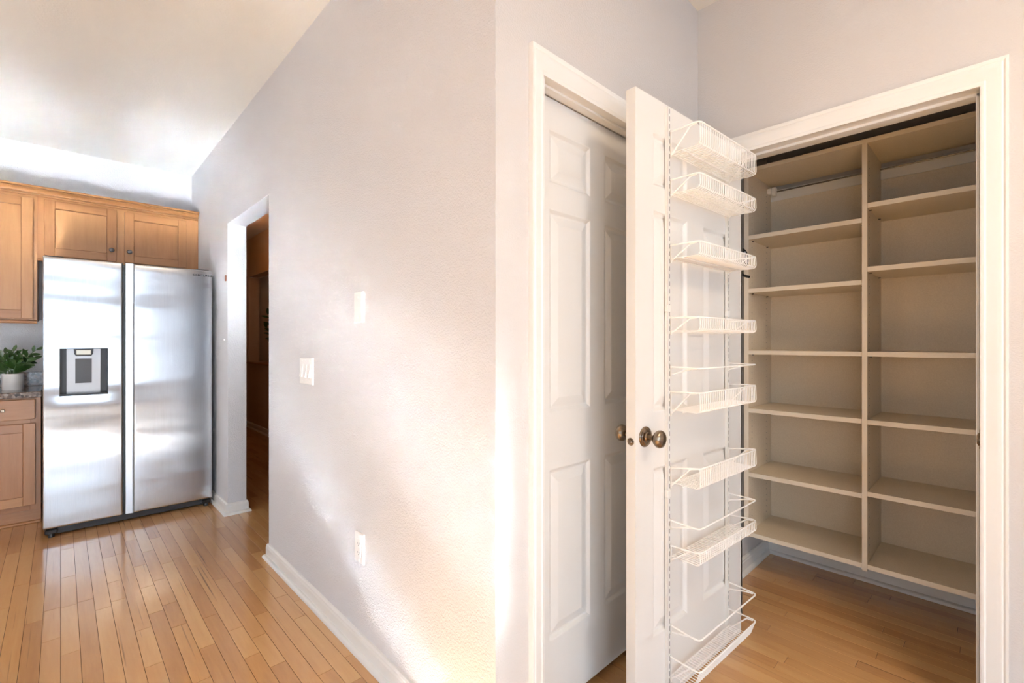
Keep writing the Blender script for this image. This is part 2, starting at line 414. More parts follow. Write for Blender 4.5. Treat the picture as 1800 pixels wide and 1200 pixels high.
# baseboards: board profile + quarter round shoe
BASE = [(0, 0), (.013, 0), (.013, .060), (.0105, .068), (.0105, .074), (.006, .080), (0, .082)]
SHOE = [(.013, 0), (.028, 0), (.0285, .007), (.026, .013), (.020, .018), (.013, .0195)]
def baseboard(path, name, flip=1, shoe=True):
    o = st(MB().sweep(path, BASE, (0, 0, 1), flip).build(name, M['trim']))
    if shoe: MB().sweep(path, SHOE, (0, 0, 1), flip).build('shoe_moulding', M['trim'], o, smooth=True)
    return o
baseboard([(C0 - .075, Y1, 0), (XW, Y1, 0), (XW, YD1, 0), (XW + T, YD1, 0), (XW + T, 1.85, 0)], 'baseboard_left', -1)
baseboard([(XW + T, 4.6, 0), (XW + T, YD2, 0), (XW, YD2, 0), (XW, 4.98, 0)], 'baseboard_kitchen', -1)
baseboard([(HX, YE - .1, 0), (HX, 2, 0)], 'baseboard_hall', 1)
baseboard([(XP + T, .958, 0), (XB, .958, 0), (XB, PR, 0), (XP + T, PR, 0)], 'baseboard_pantry', 1)
baseboard([(XP, P0 - .075, 0), (XP, WY + .02, 0)], 'baseboard_right', 1)

# casings
CAS = [(0, 0), (0, .011), (.004, .013), (.009, .013), (.012, .0105), (.016, .011), (.034, .016), (.045, .0175), (.049, .0150), (.053, .0185), (.059, .0185), (.060, .016), (.060, 0)]
def casing_path(mb, pts, normal, flip): mb.sweep(pts, CAS, normal, flip)
def closet_trim():
    # casing on the wall with the closed door
    mb = MB(lambda x, y, z: (x if x > C0 else C0 - (C0 - x) * .93, y, z if z <= CZ else CZ + (z - CZ) * 1.27)); casing_path(mb, [(C0, Y1, 0), (C0, Y1, CZ), (C1, Y1, CZ), (C1, Y1, 0)], (0, -1, 0), -1)
    o = st(mb.build('trim_2', M['trim'], smooth=True))
    mb = MB(); mb.box(C0 - .002, C0 + .014, Y1 - .001, Y1 + T, 0, CZ); mb.box(C1 - .014, C1 + .002, Y1 - .001, Y1 + T, 0, CZ); mb.box(C0, C1, Y1 - .001, Y1 + T, CZ + .001, CZ + .018)
    mb.build('jamb', M['trim'], o)
    MB().box(C0, C1, Y1 + .020, Y1 + .052, CZ - .006, CZ + .003, .002).build('door_stop', M['trim'], o)
FLIP_C = -1
closet_trim()
def pantry_trim():
    mb = MB(lambda x, y, z: (x, y if y > P0 else P0 - (P0 - y) * 1.04, z if z <= PZ else PZ + (z - PZ) * 1.2)); casing_path(mb, [(XP, P0 - .001, 0), (XP, P0 - .001, PZ), (XP, P1 + .001, PZ), (XP, P1 + .001, 0)], (-1, 0, 0), 1)
    o = st(mb.build('trim_3', M['trim'], smooth=True))
    mb = MB(); mb.box(XP - .001, XP + T + .001, P0 - .016, P0, 0, PZ + .018); mb.box(XP - .001, XP + T + .001, P1, P1 + .016, 0, PZ + .018); mb.box(XP - .001, XP + T + .001, P0, P1, PZ + .001, PZ + .018)
    mb.build('jamb', M['trim'], o)
    mb = MB(); mb.box(XP + .040, XP + .075, P0, P0 + .010, 0, PZ, .002); mb.box(XP + .040, XP + .075, P1 - .004, P1, 0, PZ, .001); mb.box(XP + .040, XP + .075, P0, P1, PZ - .009, PZ + .003, .002)
    mb.build('door_stop', M['trim'], o)
    MB().box(XP + .008, XP + .036, P0 - .001, P0 + .0015, .892, .952, .0005).build('strike_plate', M['bronze'], o)
    MB().tube([(XP + .004, P0 + .001, .905), (XP - .003, P0 + .004, .912), (XP - .006, P0 + .005, .923), (XP - .003, P0 + .004, .934), (XP + .004, P0 + .001, .941)], .0035, 6).build('strike_lip', M['bronze'], o, smooth=True)
pantry_trim()

# ------------------------------------------------------------------ panelled doors
PAN_Z = [(.255, .815), (1.000, 1.667), (1.750, 1.925)]
def door_face(mb, wdt, hgt, z0, cols, front, sgn, f):
    """face of a six-panel door in local (s, depth, z); front = depth of face, sgn = outward direction"""
    xs = sorted({0, wdt, *[v for c in cols for v in c]}); zs = sorted({z0, z0 + hgt, *[v for c in PAN_Z for v in c]})
    vs = []; fs = []
    def quad(p): o = len(vs); vs.extend(p); fs.append((o, o + 1, o + 2, o + 3))
    for i in range(len(xs) - 1):
        for j in range(len(zs) - 1):
            a, b, c, d = xs[i], xs[i + 1], zs[j], zs[j + 1]
            if any(abs(a - q[0]) < 1e-6 for q in cols) and any(abs(c - q[0]) < 1e-6 for q in PAN_Z):
                rings = [(0, 0), (.003, -.001), (.007, -.0045), (.012, -.0085), (.016, -.0095), (.019, -.0095), (.044, -.0030), (.048, -.0022)]
                prev = None
                for ins, dep in rings:
                    r = [(a + ins, front + sgn * dep, c + ins), (b - ins, front + sgn * dep, c + ins), (b - ins, front + sgn * dep, d - ins), (a + ins, front + sgn * dep, d - ins)]
                    if prev:
                        for k in range(4): quad([prev[k], prev[(k + 1) % 4], r[(k + 1) % 4], r[k]])
                    prev = r
                quad(prev)
            else: quad([(a, front, c), (b, front, c), (b, front, d), (a, front, d)])
    mb.add([f(*v) for v in vs], fs)
def panel_door(name, wdt, hgt, z0, th, cols, f):
    mb = MB(); door_face(mb, wdt, hgt, z0, cols, 0, -1, f); door_face(mb, wdt, hgt, z0, cols, th, 1, f)
    z1 = z0 + hgt
    q = [[(0, 0, z0), (0, th, z0), (0, th, z1), (0, 0, z1)], [(wdt, 0, z0), (wdt, th, z0), (wdt, th, z1), (wdt, 0, z1)],
         [(0, 0, z0), (wdt, 0, z0), (wdt, th, z0), (0, th, z0)], [(0, 0, z1), (wdt, 0, z1), (wdt, th, z1), (0, th, z1)]]
    for p in q: mb.add([f(*v) for v in p], [(0, 1, 2, 3)])
    o = mb.build(name, M['door'])
    import bmesh
    bm = bmesh.new(); bm.from_mesh(o.data); bmesh.ops.remove_doubles(bm, verts=bm.verts, dist=1e-5); bmesh.ops.recalc_face_normals(bm, faces=bm.faces); bm.to_mesh(o.data); bm.free()
    return st(o)
# closed closet door
DX0 = C0 + .001
YS = Y1 + .058
d1 = panel_door('door_1', C1 - C0 - .002, 2.000, .027, .035, [(1.145 - DX0, 1.366 - DX0), (1.452 - DX0, 1.664 - DX0)], lambda s, d, z: (DX0 + s, YS + d, z))
d1['label'] = 'closed white six-panel closet door'
# open pantry door: local s along the leaf from the knob edge, w towards the baskets
NX, NY, HX2, HY2 = 1.3095, .7993, 2.0701, .7587
ex, ey = (HX2 - NX), (HY2 - NY); DW = math.hypot(ex, ey); ex /= DW; ey /= DW
nx, ny = ey, -ex
def D(s, w_, z): return (NX + ex * s + nx * w_, NY + ey * s + ny * w_, z)
d2 = panel_door('door_2', DW, 2.028, .012, .035, [(.100, .320), (.436, .658)], lambda s, d, z: D(s, -d, z))
d2['label'] = 'open white six-panel pantry door carrying the wire baskets'
KZ = .926; KS = .052
def knob(sgn):
    off = 0 if sgn > 0 else -.035
    mb = MB(lambda a, b, c: D(KS + a, off + sgn * c, KZ + b))
    prof = [(.0, 0), (.033, 0), (.0335, .002), (.031, .006), (.028, .0065), (.026, .0085), (.021, .010), (.0165, .0105), (.014, .014), (.0, .014)]
    mb.lathe(prof, (0, 0, 0), 'z', 32)
    r = mb.build('knob_rose', M['bronze'], d2, smooth=True)
    mb = MB(lambda a, b, c: D(KS + a, off + sgn * c, KZ + b))
    mb.lathe([(.0, .012), (.0085, .012), (.008, .030), (.0095, .034), (.015, .037), (.0225, .042), (.0272, .049), (.0282, .056), (.0255, .0625), (.018, .067), (.009, .069), (.0, .0692)], (0, 0, 0), 'z', 32)
    mb.build('knob', M['bronze'], d2, smooth=True)
knob(1); knob(-1)
mb = MB(lambda a, b, c: D(-c, -.0175 + a, KZ - .012 + b))
mb.lathe([(0, -.001), (.0125, -.001), (.0125, .0012), (.0085, .002), (.0085, .006), (.006, .009), (0, .0095)], (0, 0, 0), 'z', 24)
mb.build('latch_bolt', M['bronze'], d2, smooth=True)
for hz in (.25, 1.05, 1.80):
    MB(lambda a, b, c: D(DW + a, b - .047, hz + c)).lathe([(0, -.045), (.005, -.045), (.005, .045), (0, .045)], (0.002, .008, 0), 'z', 12).build('hinge', M['bronze'], d2, smooth=True)
# slotted standards on the door
SA, SB = .1824, .6250
def standard(s):
    z0, z1 = .030, 2.028
    t = MB(lambda a, b, c: D(s + a, b, c))
    # U channel: web plus two flanges standing off the door on the side of the slots
    for a0, a1 in ((-.012, -.0105), (-.0015, 0)): t.box(a0, a1, .0005, .012, z0, z1)
    t.box(-.012, 0, .0105, .012, z0, z1)
    o = t.build('slotted_standard', M['white_metal'], d2)
    m2 = MB(lambda a, b, c: D(s + a, b, c)); z = z0 + .02
    while z < z1 - .02: m2.box(-.0048, -.0020, .0118, .0124, z, z + .016); z += .0254
    m2.build('slots', M['slot'], o, kind='stuff')
    for cz in (.7185, 1.345):
        MB(lambda a, b, c: D(s + a, b, c)).box(-.016, .003, .0005, .0145, cz - .012, cz + .012, .002).build('coupler', M['white_metal'], o)
standard(SA); standard(SB)

# wire baskets
def basket(zr, zb, za, zl, wires, word, i, w_top=.117, w_bot=.117, solid=False, cat='basket', name='wire_basket'):
    grp = None
    t = thing(name, word, cat, D((SA + SB) / 2, .02, zl), grp)
    a, b = SA + .002, SB - .002
    W = w_top
    # top frame: from one standard out, round the corner, along the front and back
    r = .0026
    def corner(s0, sg):
        c = .014
        return [D(s0, W - c, zr), D(s0 + sg * c * .3, W - c * .3, zr), D(s0 + sg * c, W, zr)]
    s0, s1 = a - .002, b + .002
    path = [D(a, .012, za)] + corner(s0, 1) + corner(s1, -1)[::-1] + [D(b, .012, za)]
    MB().tube(path, r, 8).build('top_rail', M['wire'], t, smooth=True)
    for s in (a + .004, b - .004):
        MB().tube([D(s, .012, zl), D(s, W * .70, zr - .004 + (za - zr) * .2), D(s, W - .012, zr - .0015)], r, 8).build('brace', M['wire'], t, smooth=True)
        mb = MB(lambda p, q, c, s=s: D(s + p, q, c)); mb.box(-.0035, -.0015, .010, .0165, min(zl, za) - .006, max(zl, za) + .006)
        mb.build('hook_plate', M['white_metal'], t)
    if not wires: return t
    mb = MB(); n = 33
    c = min(.012, (zr - zb) * .4)
    for k in range(n):
        s = a + .004 + (b - a - .008) * k / (n - 1)
        mb.tube([D(s, .014, zb + .002), D(s, w_bot - c, zb), D(s, w_bot - c * .3, zb + c * .3), D(s, w_bot, zb + c), D(s, W - .0015, zr)], .00145, 6)
    mb.build('wire_grid', M['wire'], t, kind='stuff')
    for wd_, zz, rr in ((.014, zb - .001, .0022), (w_bot - .0035, zb + c * .5, .0018), (w_bot * .5, zb - .0025, .0020)):
        MB().tube([D(a, wd_, zz), D(b, wd_, zz)], rr, 8).build('long_wire', M['wire'], t, smooth=True)
    if solid:
        MB(lambda p, q, c_: D(p, q, c_)).box(a + .004, b - .004, .016, w_bot - .012, zb + .0005, zb + .0025, .0005).build('tray_liner', M['plastic'], t)
    return t
BK = [
 (1.9460, 1.8720, 1.9445, 1.8649, 1, 'deep white wire basket, topmost on the open pantry door'),
 (1.7800, 1.7330, 1.7814, 1.7290, 1, 'shallow white wire basket directly under the topmost deep basket'),
 (1.5588, 1.5140, 1.5600, 1.5064, 1, 'white wire basket with a solid liner, level with the black hook'),
 (1.3128, 1.2680, 1.3154, 1.2610, 1, 'white wire basket just below the joint in the upper standards'),
 (1.1455, None, 1.1484, 1.1221, 0, 'single white wire guard rail just above the basket over the knob'),
 (1.0660, 1.0000, 1.0639, .9872, 1, 'deep white wire basket hanging just above the bronze knob'),
 (.8198, .7530, .8050, .7425, 1, 'deep white wire basket hanging just below the bronze knob'),
 (.6250, None, .6270, .6007, 0, 'white wire guard rail over the second basket from the floor'),
 (.5470, .5042, .5411, .4910, 1, 'shallow white wire basket, second from the floor'),
 (.2650, None, .2706, .2454, 0, 'lowest white wire guard rail, over the basket near the floor'),
 (.1620, .1000, .1638, .0861, 1, 'lowest white wire basket, its front sloping in, near the floor'),
]
for i, (zr, zb, za, zl, wr, lab) in enumerate(BK):
    basket(zr, zb, za, zl, wr, lab, i, w_bot=.098 if i == 10 else .117, solid=(i == 2),
           cat='basket' if wr else 'rail', name='wire_basket' if wr else 'guard_rail')

# ------------------------------------------------------------------ pantry shelving
XS, XK = 2.627, 2.985
PT = .0235
un = thing('shelving_unit', 'almond two-bay wall shelving unit inside the pantry', 'shelving', (2.8, .43, .2))
def panel(name, y0, y1, z0, z1, parent=un):
    o = MB().box(XS + .0012, XK, y0, y1, z0, z1).build(name, M['shelf'], parent)
    MB().box(XS, XS + .0012, y0, y1, z0, z1, .0004).build('edge_band', M['shelf_edge'], o)
    return o
ZB0, ZT1 = .200, 2.152
YLi, YD_0, YD_1 = .9250, .4176, .4374
YRi = YD_0 - (YLi - YD_1)
pl_ = panel('side_panel', YLi, YLi + PT, ZB0, ZT1); pd = panel('divider', YD_0, YD_1, ZB0 - .004, ZT1 - .02); pr_ = panel('side_panel', YRi - PT, YRi, ZB0, ZT1)
MB().box(XS + .0012, XK, YRi, YLi, ZT1 - .02, ZT1).build('top_panel', M['shelf'], un)
MB().box(XS, XS + .0012, YRi, YLi, ZT1 - .02, ZT1, .0004).build('top_edge_band', M['shelf_edge'], un)
for y0, y1 in ((YRi, YD_0), (YD_1, YLi)):
    MB().box(XK - .006, XK, y0, y1, ZB0 + .02, ZT1 - .10).build('back_panel', M['shelf'], un)
    MB().box(XK - .012, XK - .004, y0, y1, ZT1 - .105, ZT1 - .045, .001).build('hanging_rail', M['white_metal'], un)
    MB().tube([(XK - .035, y0, ZT1 - .060), (XK - .035, y1, ZT1 - .060)], .004, 8).build('steel_rod', M['nickel'], un, smooth=True)
def holes(y, sg):
    mb = MB(); z = ZB0 + .07
    while z < ZT1 - .08:
        for x in (XS + .05, XK - .085):
            mb.lathe([(0, 0), (.0026, 0), (.0026, .0003), (0, .0003)], (x, y, z), 'y', 8, sg)
        z += .032
    return mb
holes(YLi, -1).build('peg_holes', M['darkgrey'], pl_, kind='stuff')
holes(YD_0, -1).build('peg_holes', M['darkgrey'], pd, kind='stuff')
mbk = MB().box(XK - .075, XK - .035, YLi - .022, YLi, ZT1 - .075, ZT1 - .045, .003)
mbk.box(XK - .060, XK - .030, YLi - .040, YLi - .020, ZT1 - .085, ZT1 - .038, .003)
mbk.build('suspension_bracket', M['plastic'], un)
SHT = .0215
for (y0, y1, zs) in ((YD_1, YLi, [1.7966, 1.515, 1.189, .883, .544, .228]), (YRi, YD_0, [1.860, 1.572, 1.189, .882, .557, .228])):
    for z in zs:
        o = MB().box(XS + .0012, XK - .006, y0 + .0006, y1 - .0006, z - SHT, z).build('shelf', M['shelf'], un)
        MB().box(XS, XS + .0012, y0 + .0006, y1 - .0006, z - SHT, z, .0004).build('edge_band', M['shelf_edge'], o)
        if .3 < z:
            for x in (XS + .05, XK - .085):
                for y, sg in ((y1, -1), (y0, 1)):
                    MB().lathe([(0, 0), (.0025, 0), (.0025, .010), (0, .010)], (x, y, z - SHT - .0028), 'y', 8, sg).build('shelf_pin', M['nickel'], o, smooth=True)
# black double hook
hk = thing('coat_hook', 'black double hook behind the pantry door, beside the shelves', 'hook', (2.56, .9, 1.62))
def pix(u, v, X):
    r = (u - CX) / F; dx, dy = ca + r * sa, sa - r * ca; d = X / dx
    return (X, d * dy, H - (v - CY) * d / F)
base = [pix(u, v, 2.60) for u, v in ((1297, 436), (1304, 435.5), (1309, 437.5), (1313, 442), (1315.5, 449), (1317, 459), (1313, 467), (1306, 474), (1297, 476))]
n = len(base)
MB().add(base + [(p[0] - .008, p[1], p[2]) for p in base], [tuple(range(n)), tuple(range(n, 2 * n))[::-1]] + [(i, (i + 1) % n, n + (i + 1) % n, n + i) for i in range(n)]).build('hook_plate', M['black'], hk)
MB().tube([pix(1300, 466, 2.59), pix(1302.5, 474, 2.585), pix(1303.5, 481, 2.575), pix(1307, 484, 2.565), pix(1312, 485.3, 2.555), pix(1317, 486.3, 2.545)], [.007, .007, .0072, .0068, .0066, .006], 10).build('hook_arm', M['black'], hk, smooth=True)
c0 = pix(1309.5, 443, 2.59); MB().lathe([(0, 0), (.0045, 0), (.004, .002), (0, .002)], c0, 'x', 14, -1).build('screw_cap', M['silver'], hk, smooth=True)

# ------------------------------------------------------------------ wall plates on the long wall
def plate(name, lab, cat, y0, y1, z0, z1, t=.0075):
    y0, y1 = min(y0, y1), max(y0, y1)
    o = thing(name, lab, cat, (XW, (y0 + y1) / 2, (z0 + z1) / 2))
    c = .003
    vs = [(XW, y0, z0), (XW, y1, z0), (XW, y1, z1), (XW, y0, z1)]
    vs += [(XW - t + c, y0, z0), (XW - t + c, y1, z0), (XW - t + c, y1, z1), (XW - t + c, y0, z1)]
    vs += [(XW - t, y0 + c, z0 + c), (XW - t, y1 - c, z0 + c), (XW - t, y1 - c, z1 - c), (XW - t, y0 + c, z1 - c)]
    fs = [(0, 1, 2, 3), (8, 9, 10, 11)] + [(a + i, a + (i + 1) % 4, a + 4 + (i + 1) % 4, a + 4 + i) for a in (0, 4) for i in range(4)]
    MB().add(vs, fs).build('cover_plate', M['plastic'], o)
    return o, XW - t
def screw(o, X, y, z): MB().lathe([(0, 0), (.0032, 0), (.0028, .0012), (0, .0014)], (X, y, z), 'x', 10, -1).build('screw', M['white_metal'], o, smooth=True)
sw, X = plate('light_switch', 'white three-gang light switch plate on the long grey wall', 'switch', 2.242, 2.402, 1.030, 1.156)
for k in range(3):
    yc = 2.322 + (k - 1) * .046
    MB().box(X - .0006, X + .001, yc - .0165, yc + .0165, 1.060, 1.126).build('switch_opening', M['white_metal'], sw)
    vs = [(X, yc - .0145, 1.062), (X, yc + .0145, 1.062), (X, yc + .0145, 1.124), (X, yc - .0145, 1.124), (X - .0095, yc - .013, 1.064), (X - .0095, yc + .013, 1.064), (X - .0012, yc + .013, 1.122), (X - .0012, yc - .013, 1.122)]
    MB().add(vs, [(0, 1, 2, 3), (4, 5, 6, 7), (0, 1, 5, 4), (1, 2, 6, 5), (2, 3, 7, 6), (3, 0, 4, 7)]).build('rocker', M['plastic'], sw)
    for z in (1.142, 1.044): screw(sw, X, yc, z)
bl, X = plate('blank_plate', 'narrow blank white cover plate, high on the long grey wall', 'cover plate', 1.729, 1.799, 1.309, 1.430, .010)
for z in (1.409, 1.330): screw(bl, X, 1.764, z)
ou, X = plate('wall_outlet', 'white power outlet low on the long grey wall', 'outlet', 1.725, 1.797, .358, .477)
MB().box(X - .0015, X + .001, 1.7445, 1.7775, .384, .451, .0008).build('outlet_face', M['white_metal'], ou)
for z in (.436, .400):
    mb = MB()
    for dy in (-.006, .006): mb.box(X - .0018, X - .0012, 1.761 + dy - .001, 1.761 + dy + .001, z - .004, z + .004)
    mb.lathe([(0, 0), (.0022, 0), (.0022, .0004), (0, .0004)], (X - .0014, 1.761, z - .0085), 'x', 10, -1)
    mb.build('socket_slots', M['slot'], ou)
for z in (.466, .369): screw(ou, X, 1.761, z)
o = MB().box(XW - .010, XW, 3.850, 3.868, 1.672, 1.716, .003).build('door_catch', M['sticker'])
o['label'] = 'tiny reddish-brown catch on the wall beside the kitchen doorway'; o['category'] = 'catch'; place(o, (XW, 3.859, 1.694))
o = MB().lathe([(0, 0), (.007, 0), (.006, .008), (0, .010)], (XW, 3.90, 1.252), 'x', 12, -1).build('wall_bumper', M['plastic'], smooth=True)
o['label'] = 'tiny white button on the wall between fridge and doorway'; o['category'] = 'bumper'; place(o, (XW, 3.90, 1.252))

# ------------------------------------------------------------------ kitchen cabinets
YC = YK - .32      # face of the wall cabinet doors
def shaker(parent, name, x0, x1, z0, z1, yf, rail=.058, th=.019, flat=False, handle=None):
    """frame-and-panel cabinet door: four rails and a recessed panel"""
    yb = yf + th
    d = MB().box(x0 + rail - .004, x1 - rail + .004, yf + .010, yb - .002, z0 + rail - .004, z1 - rail + .004).build(name, M['cab'], parent) if not flat else None
    if flat:
        d = MB().box(x0, x1, yf, yb, z0, z1, .004).build(name, M['cab_h'], parent); return d
    for a, b, c, e, m_, nm in ((x0, x0 + rail, z0, z1, 'cab', 'stile'), (x1 - rail, x1, z0, z1, 'cab', 'stile'), (x0 + rail, x1 - rail, z0, z0 + rail, 'cab_h', 'rail'), (x0 + rail, x1 - rail, z1 - rail, z1, 'cab_h', 'rail')):
        MB().box(a, b, yf, yb, c, e, .0022).build(nm, M[m_], d)
    m2 = MB(); i = rail
    for (a, b, c, e) in ((x0 + i, x0 + i + .003, z0 + i, z1 - i), (x1 - i - .003, x1 - i, z0 + i, z1 - i), (x0 + i, x1 - i, z0 + i, z0 + i + .003), (x0 + i, x1 - i, z1 - i - .003, z1 - i)):
        m2.box(a, b, yf + .007, yf + .012, c, e)
    m2.build('panel_bead', M['cab_dark'], d)
    return d
def cab_knob(parent, x, z, yf):
    MB().lathe([(0, 0), (.0075, 0), (.006, .003), (.0055, .012), (.010, .016), (.0155, .021), (.0165, .025), (.014, .029), (.007, .0315), (0, .032)], (x, yf, z), 'y', 20, -1).build('knob', M['nickel'], parent, smooth=True)
# over the fridge
c1 = thing('wall_cabinet', 'two-door maple cabinet above the steel fridge', 'cabinet', (.37, YC + .17, 1.85))
MB().box(-.106, XW - .001, YC + .030, YK, 1.845, 2.30).build('cabinet_box', M['cab'], c1)
fr = YC + .019
for a, b, c, e, m_ in ((-.124, -.075, 1.835, 2.300, 'cab'), (.300, .378, 1.848, 2.300, 'cab'), (.756, XW - .001, 1.848, 2.300, 'cab'), (-.075, .300, 2.255, 2.300, 'cab_h'), (.378, .756, 2.255, 2.300, 'cab_h'), (-.075, .300, 1.848, 1.885, 'cab_h'), (.378, .756, 1.848, 1.885, 'cab_h')):
    MB().box(a, b, fr + .004, fr + .015, c, e, .001).build('face_frame', M[m_], c1)
MB().box(-.124, -.083, fr - .018, fr + .02, 1.822, 1.836, .004).build('light_rail', M['cab_h'], c1)
dd = shaker(c1, 'door', -.090, .314, 1.864, 2.268, YC); cab_knob(dd, .283, 1.948, YC)
dd = shaker(c1, 'door', .362, .770, 1.864, 2.264, YC); cab_knob(dd, .392, 1.948, YC)
# tall wall cabinet on the left
c2 = thing('wall_cabinet', 'tall maple wall cabinet above the potted plant', 'cabinet', (-.5, YC + .17, 1.38))
MB().box(-1.05, -.124, YC + .030, YK, 1.392, 2.30).build('cabinet_box', M['cab'], c2)
for a, b, c, e, m_ in ((-.165, -.1245, 1.392, 2.300, 'cab'), (-.60, -.56, 1.392, 2.300, 'cab'), (-1.05, -1.01, 1.392, 2.300, 'cab'), (-.56, -.165, 2.262, 2.300, 'cab_h'), (-.56, -.165, 1.392, 1.42, 'cab_h'), (-1.01, -.60, 2.262, 2.300, 'cab_h'), (-1.01, -.60, 1.392, 1.42, 'cab_h')):
    MB().box(a, b, fr + .004, fr + .015, c, e, .001).build('face_frame', M[m_], c2)
MB().sweep([(-1.05, YC + .030, 0), (-.1245, YC + .030, 0)], [(0, 1.368), (.026, 1.368), (.031, 1.376), (.031, 1.384), (.020, 1.391), (0, 1.391)], (0, 0, 1), 1).build('light_rail', M['cab_h'], c2)
shaker(c2, 'door', -.578, -.145, 1.402, 2.264, YC); shaker(c2, 'door', -1.03, -.582, 1.402, 2.264, YC)
# crown
CR = [(0, 2.283), (.012, 2.283), (.016, 2.286), (.016, 2.292), (.010, 2.294), (.010, 2.298), (.024, 2.300), (.027, 2.304), (.024, 2.308), (.018, 2.310), (.020, 2.316), (.030, 2.326), (.040, 2.330), (.040, 2.334), (.036, 2.336), (.056, 2.338), (.060, 2.342), (.060, 2.350), (.056, 2.353), (0, 2.353)]
o = MB().sweep([(-1.05, YC + .034, 0), (XW - .002, YC + .034, 0)], CR, (0, 0, 1), 1).build('crown_moulding', M['cab_h'], smooth=True)
o['label'] = 'stepped maple crown moulding along the tops of the wall cabinets'; o['category'] = 'moulding'; place(o, (-.1, YC, 2.3))
# base cabinet
YB = YK - .61
c3 = thing('base_cabinet', 'maple base cabinet under the granite worktop', 'cabinet', (-.5, YB + .3, 0))
MB().box(-1.05, -.100, YB + .032, YK, .100, .858).build('cabinet_box', M['cab'], c3)
fb = YB + .019
for a, b, c, e, m_ in ((-.150, -.099, .105, .859, 'cab'), (-.60, -.55, .105, .859, 'cab'), (-.55, -.150, .835, .859, 'cab_h'), (-.55, -.150, .682, .726, 'cab_h'), (-.55, -.150, .105, .148, 'cab_h'), (-1.05, -.60, .682, .726, 'cab_h'), (-1.05, -.60, .835, .859, 'cab_h'), (-1.05, -.60, .105, .148, 'cab_h')):
    MB().box(a, b, fb + .004, fb + .015, c, e, .001).build('face_frame', M[m_], c3)
for x0, x1 in ((-.425 - .15, -.125), (-1.03, -.585)):
    dr = shaker(c3, 'drawer_front', x0, x1, .716, .852, YB, flat=True)
    shaker(c3, 'door', x0, x1, .142, .690, YB)
MB().box(-.284, -.264, YB - .022, YB, .776, .796, .003).build('drawer_knob', M['bronze'], c3)
MB().box(-1.05, -.100, YB + .075, YB + .088, 0, .104).build('toe_kick', M['cab_h'], c3)
MB().box(-1.05, -.100, YB + .060, YB + .075, 0, .020, .005).build('toe_moulding', M['cab_h'], c3)
ct = thing('worktop', 'speckled brown granite worktop under the potted plant', 'worktop', (-.5, YB + .3, .86))
MB().box(-1.05, -.094, YB - .022, YK, .862, .902, .004).build('slab', M['granite'], ct)
o = MB().box(-1.05, -.094, YK - .020, YK - .0005, .9025, 1.008, .002).build('backsplash', M['granite']); o['label'] = 'low granite upstand against the wall behind the potted plant'; o['category'] = 'backsplash'; place(o, (-.5, YK - .01, .9025))

# ------------------------------------------------------------------ refrigerator
YF = 4.134
ZF0, ZF1 = .0586, 1.774
fg = thing('refrigerator', 'side-by-side stainless steel fridge with a dispenser in its left door', 'fridge', (.37, 4.5, 0))
MB().box(-.078, .822, YF + .075, 4.90, .03, 1.755, .004).build('body', M['darkgrey'], fg)
MB().box(-.070, .815, YF + .045, YF + .075, .012, .058).build('kick_grille', M['black'], fg)
MB().box(-.080, .3035, YF + .068, YF + .075, .07, 1.75).build('gasket', M['black'], fg)
MB().box(.30, .35, YF + .050, YF + .075, .06, 1.765).build('centre_gap', M['black'], fg)
for x in (-.045, .79):
    MB().lathe([(0, 0), (.016, 0), (.016, .02), (.01, .03), (0, .03)], (x, YF + .03, .0), 'z', 16).build('levelling_foot', M['black'], fg, smooth=True)
    MB().box(x - .03, x + .03, YF + .012, YF + .06, .02, .05, .006).build('foot_cover', M['black'], fg)
for x in (-.03, .77):
    MB().box(x - .045, x + .045, YF + .03, YF + .16, 1.762, 1.782, .005).build('hinge_cover', M['darkgrey'], fg)
DXA, DXB, DZA, DZB = -.0075, .227, .888, 1.193
